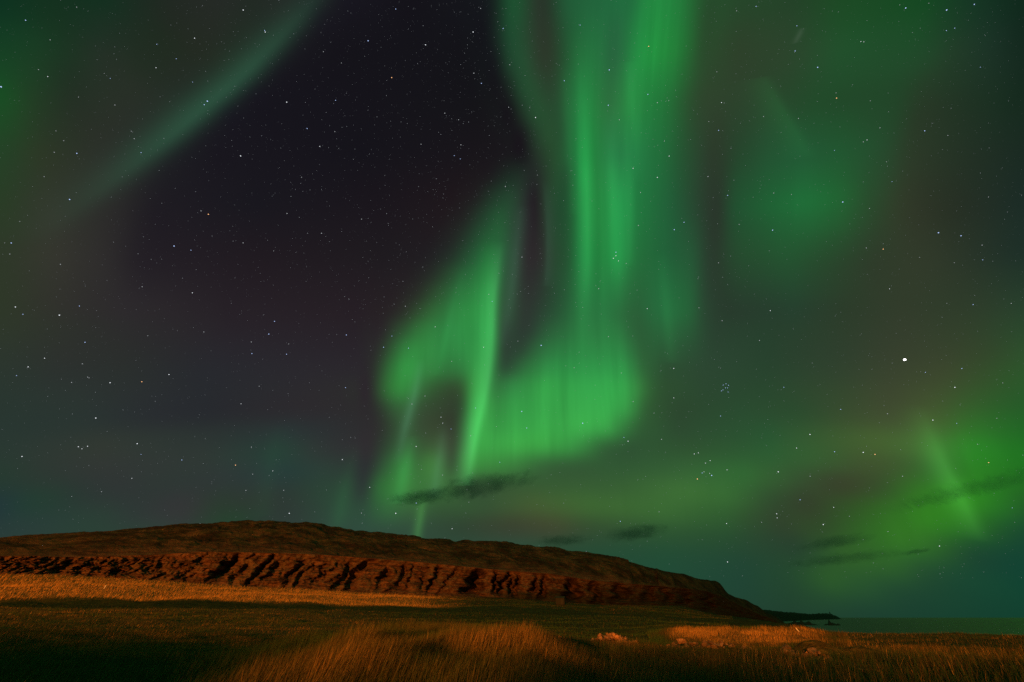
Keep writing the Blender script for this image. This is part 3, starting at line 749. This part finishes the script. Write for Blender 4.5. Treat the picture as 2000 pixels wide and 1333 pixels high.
def blades(az, r, hgt, wid, lean, seg2, tint_noise=0.22, dry_add=0.0):
    n = len(az)
    x, y = r * np.sin(az), r * np.cos(az)
    z = terrain(az, r) - 0.03
    clump = fbm(x / 1.3, y / 1.3, 3, 81)
    h = hgt * (0.5 + 0.8 * rng.random(n)) * (1 + 0.7 * clump)
    h = h * (1 - 0.85 * sstep(mounds(x, y), 0.06, 0.2))
    w = wid * (0.7 + 0.6 * rng.random(n))
    ph = rng.uniform(0, 2 * math.pi, n)
    sx, sy = np.cos(ph) * w * 0.5, np.sin(ph) * w * 0.5
    lx = h * (lean + 0.15 * rng.standard_normal(n)); ly = h * 0.22 * rng.standard_normal(n)
    tint = np.clip(dryness(az, r) + dry_add + tint_noise * rng.standard_normal(n) + 0.35 * clump + 0.4 * fbm(x / 5.0, y / 5.0, 2, 83), 0, 1)
    base = np.column_stack([x, y, z]); side = np.column_stack([sx, sy, 0 * sx])
    tip = base + np.column_stack([lx, ly, np.sqrt(np.maximum(h * h - lx * lx - ly * ly, (0.4 * h) ** 2))])
    if not seg2:
        v = np.stack([base - side, base + side, tip], 1).reshape(-1, 3)
        k = np.arange(n)[:, None] * 3
        return v, None, k + np.array([0, 1, 2]), np.repeat(tint, 3)
    mid = base + (tip - base) * 0.55; mid[:, 0] -= lx * 0.18; mid[:, 1] -= ly * 0.18
    v = np.stack([base - side, base + side, mid + side * 0.75, mid - side * 0.75, tip], 1).reshape(-1, 3)
    k = np.arange(n)[:, None] * 5
    return v, k + np.array([0, 1, 2, 3]), k + np.array([3, 2, 4]), np.repeat(tint, 5)


def grass_object(name, label, parts):
    V_, Q_, T_, A_, off = [], [], [], [], 0
    for v, qd, tr, a in parts:
        V_.append(v); A_.append(a)
        if qd is not None: Q_.append(qd + off)
        T_.append(tr + off); off += len(v)
    me = fast_mesh(name, np.vstack(V_), tris=np.vstack(T_), quads=np.vstack(Q_) if Q_ else None, attrs={'tint': np.concatenate(A_)})
    o = link_mesh(name, me, m_grass)
    tag(o, label, 'grass', kind='stuff')
    return o


near_parts = []
az, r = scatter(260000, 380, 1420, 5.5, 20)
X = chart_x(az); keep = rng.random(len(az)) < sstep(X + 60 * rng.standard_normal(len(X)), 400, 720) * (1 - 0.6 * sstep(X, 1200, 1420))
az, r = az[keep], r[keep]
near_parts.append(blades(az, r, 0.26 + 0.22 * (1 - sstep(chart_x(az), 1000, 1170)) * sstep(chart_x(az), 380, 700), 0.011, 0.26, True, 0.10))
az, r = scatter(90000, -60, 640, 6, 40)
near_parts.append(blades(az, r, 0.16, 0.012, 0.15, True))
az, r = scatter(90000, 1150, 2080, 6, 34)
near_parts.append(blades(az, r, 0.30, 0.012, 0.22, True))
grass_object('tall_grass', 'tall wind blown grass filling the near field', near_parts)
mid_parts = []
az, r = scatter(110000, -60, 2080, 20, 75)
mid_parts.append(blades(az, r, 0.20, 0.026, 0.2, False))
az, r = scatter(40000, 1260, 1640, 41, 64)
mid_parts.append(blades(az, r, 0.34, 0.024, 0.2, False, 0.15))
az, r = scatter(90000, -60, 1420, 70, 150)
k = (rng.random(len(az)) < 0.12) | (r < 106) | (r > 140)
az, r = az[k], r[k]
mid_parts.append(blades(az, r, 0.22, 0.05, 0.2, False))
az, r = scatter(150000, -60, 1430, 132, 230)
R8 = knots(az)[0][8]
k = r < R8 - 0.5
mid_parts.append(blades(az[k], r[k], 0.22 + 0.38 * (1 - sstep(chart_x(az[k]), 760, 980)), 0.07, 0.3, False, 0.12, 0.25))
grass_object('pasture_grass', 'short pasture grass on the field and the slope under the crag', mid_parts)


# ------------------------------------------------------------------ stones
def stone_mesh(seed, sub=3):
    bm = bmesh.new()
    bmesh.ops.create_icosphere(bm, subdivisions=sub, radius=1.0)
    rs = np.random.default_rng(seed)
    planes = rs.normal(size=(7, 3)); planes /= np.linalg.norm(planes, axis=1)[:, None]
    cut = rs.uniform(0.25, 0.7, 7)
    sc = rs.uniform(0.65, 1.35, 3) * np.array([1.25, 1.0, 0.7])
    for v in bm.verts:
        p = np.array(v.co)
        for pl, cc in zip(planes, cut):
            d = p @ pl
            if d > cc: p = p - pl * (d - cc) * 0.97
        p = p * (1 + 0.10 * float(fbm(np.array([p[0] * 2.3 + seed]), np.array([p[1] * 2.3 + p[2] * 1.7]), 3, seed)[0]))
        v.co = p * sc
    me = bpy.data.meshes.new('stone'); bm.to_mesh(me); bm.free()
    me.materials.append(m_stone)
    return me


STONES = [stone_mesh(100 + i) for i in range(14)]


def put_stone(x, y, z, size, label, group):
    o = bpy.data.objects.new('stone', random.choice(STONES))
    COL.objects.link(o)
    o.location = (x, y, z)
    o.scale = (size, size * random.uniform(.8, 1.2), size * random.uniform(.8, 1.2))
    o.rotation_euler = (random.uniform(-.5, .5), random.uniform(-.5, .5), random.uniform(0, 6.28))
    tag(o, label, 'stone', group)


LAID = []


def lay_stone(x, y, s, label, group):
    """Drop a stone on the ground or on the stones already lying there."""
    z = float(ground_at(x, y)[0]) + s * 0.22
    for (x1, y1, z1, s1) in LAID:
        d = math.hypot(x - x1, y - y1)
        if d < 0.75 * (s + s1): z = max(z, z1 + 0.5 * (s + s1) * (1 - d / (0.75 * (s + s1))) ** 0.5)
    z = min(z, float(ground_at(x, y)[0]) + 0.2 * s + random.uniform(0.02, 0.16))
    LAID.append((x, y, z, s))
    put_stone(x, y, z, s, label, group)


def heap(cx, rdist, width_px, depth, n, smin, smax, label, group):
    """Loose stones over a mound across the line of sight: width in chart units, the rest in metres."""
    for k in range(n):
        t = max(-1.05, min(1.05, random.gauss(0, 0.38) if k % 3 else random.uniform(-1, 1)))
        a = math.atan((cx + t * width_px / 2 - 1000) * cP / FOC)
        rad = rdist + random.gauss(-0.15, 0.45) * depth
        s_ = random.uniform(smin, smax) if random.random() < .8 else random.uniform(smax, smax * 1.4)
        lay_stone(rad * math.sin(a), rad * math.cos(a), s_, label, group)


heap(1190, 24, 112, 0.9, 130, 0.05, 0.12, 'rough stone in the brightly lit orange rubble heap', 'stones of the lit rubble heap')
heap(1092, 26, 60, 0.6, 30, 0.05, 0.11, 'rough stone in the small low pile left of the lit heap', 'stones of the small low pile')
heap(1365, 24, 185, 0.8, 82, 0.06, 0.14, 'dull stone of the tumbled wall below the orange strip', 'stones of the tumbled wall')
for k in range(58):
    t = random.random()
    sx = 1510 + 185 * t + random.uniform(-8, 8)
    sy = 1287 + 12 * t + random.uniform(-11, 13) - 6 * math.exp(-((sx - 1590) / 45) ** 2)
    p, rad = land_point(sx, sy + 6, 8, 40)
    sz = random.uniform(0.07, 0.17) * rad / 19 * (1.35 if 1535 < sx < 1625 else 0.9)
    x, y = float(p[0]), float(p[1])
    lay_stone(x, y, sz, 'dull brown stone of the broken ridge in the right hand grass', 'stones of the broken ridge')


# ------------------------------------------------------------------ small built things
def box(bm, c, s):
    r = bmesh.ops.create_cube(bm, size=1.0)
    for v in r['verts']: v.co = (c[0] + v.co.x * s[0], c[1] + v.co.y * s[1], c[2] + v.co.z * s[2])


def bm_obj(name, fn, mat, parent=None):
    bm = bmesh.new(); fn(bm); me = bpy.data.meshes.new(name); bm.to_mesh(me); bm.free()
    return link_mesh(name, me, mat, parent)


def tube(bm, p0, p1, r0, r1, seg=10):
    from mathutils import Vector
    p0, p1 = Vector(p0), Vector(p1); d = (p1 - p0); q_ = d.to_track_quat('Z', 'Y').to_matrix().to_4x4()
    q_.translation = (p0 + p1) / 2
    bmesh.ops.create_cone(bm, cap_ends=True, segments=seg, radius1=r0, radius2=r1, depth=d.length, matrix=q_)


# little hut on the dark field under the crag
p, rr_ = land_point(1095, 1181, 90, 240)
hut = bpy.data.objects.new('hut', None); COL.objects.link(hut)
hut.location = (p[0], p[1], float(ground_at(p[0], p[1])[0]) - 0.15)
hut.rotation_euler = (0, 0, math.radians(-12))
sc = rr_ / 900.0
w_, h_ = 17 * sc, 11 * sc


def hut_wall(bm):
    box(bm, (0, 0, h_ / 2), (w_, w_ * 0.8, h_))
def hut_roof(bm):
    vs_ = [bm.verts.new(v) for v in [(-w_*.56, -w_*.46, h_), (w_*.56, -w_*.46, h_), (w_*.56, w_*.46, h_ + .02), (-w_*.56, w_*.46, h_ + .02), (-w_*.56, 0, h_*1.28), (w_*.56, 0, h_*1.28)]]
    for f in [(0, 1, 5, 4), (2, 3, 4, 5), (0, 4, 3), (1, 2, 5), (0, 3, 2, 1)]: bm.faces.new([vs_[k_] for k_ in f])
bm_obj('wall', hut_wall, m_wood, hut)
bm_obj('roof', hut_roof, m_tin, hut)
bm_obj('door', lambda bm: box(bm, (w_ * .2, -w_ * .41, h_ * .4), (w_ * .24, 0.05, h_ * .78)), m_tin, hut)
tag(hut, 'tiny dark hut on the field below the crag', 'hut')

# leaning white stake on the dry strip
p, rr_ = land_point(1566, 1239, 38, 70)
gz = float(ground_at(p[0], p[1])[0])
top = sight(1554, 1226.5); top = top / math.hypot(top[0], top[1]) * rr_
stake = bm_obj('stake', lambda bm: tube(bm, (0, 0, -0.15), (top[0] - p[0], top[1] - p[1], EYE + top[2] - gz), 0.045, 0.035), m_white)
stake.location = (p[0], p[1], gz)
tag(stake, 'leaning white wooden stake on the orange grass strip', 'stake')

# small white peg on the lit slope
p, rr_ = land_point(203, 1151, 120, 180)
peg = bm_obj('marker_peg', lambda bm: (tube(bm, (0, 0, -0.1), (0.02, 0, 0.75), 0.09, 0.08), tube(bm, (0.02, 0, 0.75), (0.02, 0, 0.9), 0.10, 0.02)), m_white)
peg.location = (p[0], p[1], float(ground_at(p[0], p[1])[0]))
tag(peg, 'tiny white marker peg on the orange slope at the left', 'marker')

# beacon tower at the end of the headland
a_, e_ = azel(1621, 1198.6)
rb = 3420.0
bz = EYE + rb * math.tan(float(e_))
beacon = bpy.data.objects.new('beacon', None); COL.objects.link(beacon)
beacon.location = (rb * math.sin(a_), rb * math.cos(a_), bz - 3)
bm_obj('tower', lambda bm: tube(bm, (0, 0, 0), (0, 0, 8), 3.0, 2.4, 16), m_reef, beacon)
bm_obj('gallery', lambda bm: tube(bm, (0, 0, 8), (0, 0, 8.6), 3.0, 3.0, 16), m_reef, beacon)
bm_obj('lantern', lambda bm: tube(bm, (0, 0, 8.6), (0, 0, 11), 1.7, 0.9, 12), m_reef, beacon)
tag(beacon, 'tiny unlit beacon tower at the end of the headland', 'lighthouse')


# reefs in the bay
def reef(x0, x1, y, bump, label):
    a0, a1 = float(azel(x0, y)[0]), float(azel(x1, y)[0]); e = float(azel((x0 + x1) / 2, y + 2.2)[1])
    rd = EYE / math.tan(-e)
    n_, c_ = 9, 60
    aa_ = np.linspace(a0, a1, c_); t = np.linspace(-1, 1, n_)
    prof_ = (np.clip(1 - np.abs(np.linspace(-1, 1, c_)) ** 2.5, 0, 1)) * (0.6 + 0.9 * (fbm(aa_ * 160 + x0, aa_ * 0, 4, 91) + 0.35))
    L = []
    for tv in t:
        rad = rd * (1 + 0.022 * tv) + 0 * aa_
        L.append(np.column_stack([rad * np.sin(aa_), rad * np.cos(aa_), bump * prof_ * max(0, 1 - tv * tv) * (1 + 0.5 * fbm(aa_ * 500, aa_ * 0 + tv * 3, 3, 95)) - 0.25]))
    L = np.array(L)
    i, j = np.meshgrid(np.arange(n_ - 1), np.arange(c_ - 1), indexing='ij')
    q = np.stack([i * c_ + j, i * c_ + j + 1, (i + 1) * c_ + j + 1, (i + 1) * c_ + j], -1).reshape(-1, 4)
    o = link_mesh('reef', fast_mesh('reef', L.reshape(-1, 3), quads=q, smooth=False), m_reef)
    tag(o, label, 'rock')


reef(1524, 1601, 1219, 4.6, 'long low dark reef in the bay nearer the shore')
reef(1607, 1642, 1219.5, 3.6, 'short dark reef in the bay to the right of the long one')


# ------------------------------------------------------------------ clouds
def cloud(cx, cy, w, h, tilt, dist, dens, seed, label):
    d = sight(cx, cy); c_ = np.array([0, 0, EYE]) + d * dist / math.hypot(d[0], d[1])
    k = np.linalg.norm(c_ - np.array([0, 0, EYE])) / math.sqrt(FOC ** 2 + (cx - 1000) ** 2 + (cy - 666) ** 2)
    me = bpy.data.meshes.get('cloud_hull')
    if me is None:
        bm = bmesh.new(); bmesh.ops.create_icosphere(bm, subdivisions=3, radius=1.0)
        me = bpy.data.meshes.new('cloud_hull'); bm.to_mesh(me); bm.free()
    me = me.copy()
    m, gg = new_mat('cloud_vapour')
    P = gg.n('ShaderNodeTexCoord').outputs['Object']
    mp = gg.n('ShaderNodeMapping'); gg.put(mp.inputs[0], P)
    mp.inputs['Scale'].default_value = (w / h * 0.55, 1.2, 1.3); mp.inputs['Location'].default_value = (seed * 3.7, seed, 0)
    nz = gg.noise(mp.outputs[0], 1.1, 5, 0.6, 0.6)
    rad = gg.m('SUBTRACT', 1.0, gg.vm('LENGTH', P))
    dn = gg.m('MULTIPLY', gg.remap(gg.m('ADD', gg.m('MULTIPLY', rad, 0.9), gg.m('MULTIPLY', gg.m('SUBTRACT', nz, 0.5), 1.6)), 0.02, 0.75), dens / (h * k))
    pv = gg.n('ShaderNodeVolumePrincipled')
    pv.inputs['Color'].default_value = (0.42, 0.45, 0.45, 1)
    gg.put(pv.inputs['Density'], dn)
    o_ = gg.n('ShaderNodeOutputMaterial'); m.node_tree.links.new(pv.outputs[0], o_.inputs['Volume'])
    o = link_mesh('cloud', me, m)
    o.location = c_
    o.scale = (w * k / 2, w * k / 3.2, h * k / 2)
    az_ = math.atan2(d[0], d[1])
    o.rotation_euler = (0, -math.radians(tilt), -az_)
    tag(o, label, 'cloud')


cloud(935, 952, 270, 26, 11, 7000, 0.5, 1, 'long thin dark cloud sloping up above the hilltop')
cloud(822, 972, 135, 30, 8, 7200, 0.75, 2, 'ragged dark cloud over the green ray above the hill')
cloud(1240, 1041, 140, 32, 4, 8000, 0.75, 3, 'small dark lens shaped cloud right of the hilltop')
cloud(1100, 1056, 130, 22, 2, 8200, 0.45, 4, 'faint low cloud just above the descending skyline')
cloud(1625, 1060, 150, 26, 5, 9000, 0.35, 5, 'faint streaky cloud low over the bay')
cloud(1790, 1078, 60, 10, 6, 9000, 0.3, 6, 'tiny dark cloud wisp low on the right')
cloud(1900, 955, 330, 12, 7, 9000, 0.13, 7, 'thin dark cloud band across the right green glow')
cloud(1640, 1092, 240, 22, 3, 9500, 0.15, 8, 'lowest faint cloud band above the sea')


# ------------------------------------------------------------------ stars
def star_mat(name, col, strength):
    m, gg = new_mat(name)
    e = gg.n('ShaderNodeEmission'); e.inputs[0].default_value = (*col, 1); e.inputs[1].default_value = strength
    o = gg.n('ShaderNodeOutputMaterial'); m.node_tree.links.new(e.outputs[0], o.inputs[0])
    m.cycles.emission_sampling = 'NONE'
    return m


def ball_mesh(name, mat, sub=2):
    bm = bmesh.new(); bmesh.ops.create_icosphere(bm, subdivisions=sub, radius=1.0)
    me = bpy.data.meshes.new(name); bm.to_mesh(me); bm.free(); me.materials.append(mat)
    return me


FAR = 60000.0
PXR = FAR / FOC                     # size of one chart unit at that distance, at the chart's centre
S_WHITE = [ball_mesh('star', star_mat('white_starlight', (0.9, 0.95, 1.0), s)) for s in (0.3, 0.55, 1.2)]
S_BLUE = ball_mesh('star', star_mat('blue_starlight', (0.45, 0.6, 1.0), 1.3))
S_RED = ball_mesh('star', star_mat('orange_starlight', (1.0, 0.5, 0.22), 1.5))
S_PLANET = ball_mesh('planet', star_mat('planet_light', (1.0, 0.97, 0.95), 4.0), 3)


def star(px, py, size, me, label, group, name='star', cat='star'):
    d = sight(px, py)
    o = bpy.data.objects.new(name, me); COL.objects.link(o)
    o.location = np.array([0, 0, EYE]) + d * FAR
    k = PXR * size * 0.56 * max(d @ np.array([0, cP, sP]), .35) ** 1.5
    o.scale = (k, k, k)
    tag(o, label, cat, group)


star(1767, 703, 4.4, S_PLANET, 'brightest white planet shining alone in the right sky', None, 'planet', 'planet')
ORANGE = [(1634,192,1.7),(1725,487,1.6),(1931,904,1.6),(1362,936,1.7),(407,419,1.7),(765,152,1.5),(1267,91,1.5),(460,909,1.5),(277,746,1.6),(1709,888,1.7)]
for x, y, s in ORANGE: star(x, y, s, S_RED, 'small orange star in the night sky', 'orange stars')
PLEI = [(1418,750),(1412.5,752.5),(1423,753),(1417,758),(1412,762),(1421,758),(1422,766),(1409,764)]
for x, y in PLEI: star(x, y, 1.05, S_BLUE, 'tiny blue star of the tight little cluster in the right sky', 'tight blue star cluster')
BLUE = [(1769,16,2),(1849,20,2.2),(1903,9,1.8),(1646,395,1.9),(1833,455,2),(1877,461,1.8),(1597,132,1.8),(1509,450,1.6),(405,198,2.1),(399,205,1.5),(150,300,1.8),(136,390,2),(340,481,1.9),(22,475,1.8),(50,40,1.7),(2,170,2.6),(1057,675,1.7),(1203,493,1.4),(525,653,1.5),(719,80,1.7),(1190,137,1.7),(1188,206,1.5),(1138,827,1.7),(813,983,1.6),(1806,256,1.6),(1317,449,1.5),(166,669,1.5),(1019,804,1.5),(1553,100,1.5),(1390,929,1.7)]
for x, y, s in BLUE: star(x, y, s, S_BLUE, 'bright bluish star in the night sky', 'bluish stars')
WHITE = [(116,616,2),(187,817,1.8),(268,867,1.7),(153,873,1.5),(171,872,1.4),(160,877,1.2),(43,892,1.6),(1203,500,1.2),(1198,505,1.3),(1208,510,1.1),(773,1003,1.6),(565,1003,1.6),(1686,884,1.7),(1608,1025,1.6),(1520,922,1.7),(1378,905,1.1),(1387,900,1.1),(1375,922,.9),(1386,925,.9),(1420,918,1.1),(1865,757,1.7),(1822,821,1.6),(1582,849,1.6),(1421,1098,1.5),(1835,1067,1.5),(779,1047,1.6),(1356,887,1.2),(1364,885,1.1),(1419,1023,1.3),(1517,1004,1.4),(1518,1012,1.2),(215,748,1.7),(330,732,1.5),(55,717,1.5),(30,600,1.7),(87,700,1.5),(470,305,1.7),(475,20,1.7),(380,75,1.5),(518,63,1.5),(560,200,1.6),(831,88,1.5),(924,63,1.6),(1046,230,1.5)]
for x, y, s in WHITE: star(x, y, s, S_WHITE[2], 'bright white star in the night sky', 'bright white stars')
n_rest = 300 - len(ORANGE) - len(PLEI) - len(BLUE) - len(WHITE) - 1
for k in range(n_rest):
    x, y = rng.uniform(5, 1995), rng.uniform(5, 1040)
    while math.hypot(x - 1767, y - 703) < 25 or math.hypot(x - 1417, y - 757) < 25: x, y = rng.uniform(5, 1995), rng.uniform(5, 1040)
    star(x, y, rng.uniform(0.95, 1.4), S_WHITE[1] if rng.random() < 0.6 else (S_WHITE[2] if rng.random() < .4 else S_BLUE), 'small star among hundreds scattered over the night sky', 'small stars')

# the countless faint ones
bm = bmesh.new(); bmesh.ops.create_icosphere(bm, subdivisions=1, radius=1.0)
sv = np.array([v.co for v in bm.verts]); sf = np.array([[v.index for v in f.verts] for f in bm.faces]); bm.free()
NS = 11000
x, y = rng.uniform(-60, 2060, NS), rng.uniform(-60, 1130, NS)
mw = rng.random(NS) < 0.13
x = np.where(mw, 860 + 300 * rng.standard_normal(NS), x); y = np.where(mw, rng.uniform(0, 620, NS), y)
near_planet = np.hypot(x - 1767, y - 703) < 16; x = np.where(near_planet, x + 60, x)
d = sight(x, y)
sz = PXR * (0.24 + 0.24 * rng.random(NS) ** 2.5) * np.maximum(d @ np.array([0, cP, sP]), .35) ** 1.5
c_ = np.array([0, 0, EYE]) + d * FAR
vv = (c_[:, None, :] + sv[None] * sz[:, None, None]).reshape(-1, 3)
ff = (sf[None] + (np.arange(NS) * len(sv))[:, None, None]).reshape(-1, 3)
lum = np.repeat(0.08 + 0.6 * rng.random(NS) ** 3, len(sv))
m_faint, gg = new_mat('faint_starlight')
e = gg.n('ShaderNodeEmission'); e.inputs[0].default_value = (0.85, 0.92, 1.0, 1); gg.put(e.inputs[1], attr(gg, 'lum'))
o_ = gg.n('ShaderNodeOutputMaterial'); m_faint.node_tree.links.new(e.outputs[0], o_.inputs[0]); m_faint.cycles.emission_sampling = 'NONE'
fs = link_mesh('faint_stars', fast_mesh('faint_stars', vv, tris=ff, attrs={'lum': lum}), m_faint)
tag(fs, 'countless faint stars dusting the whole night sky', 'stars', kind='stuff')
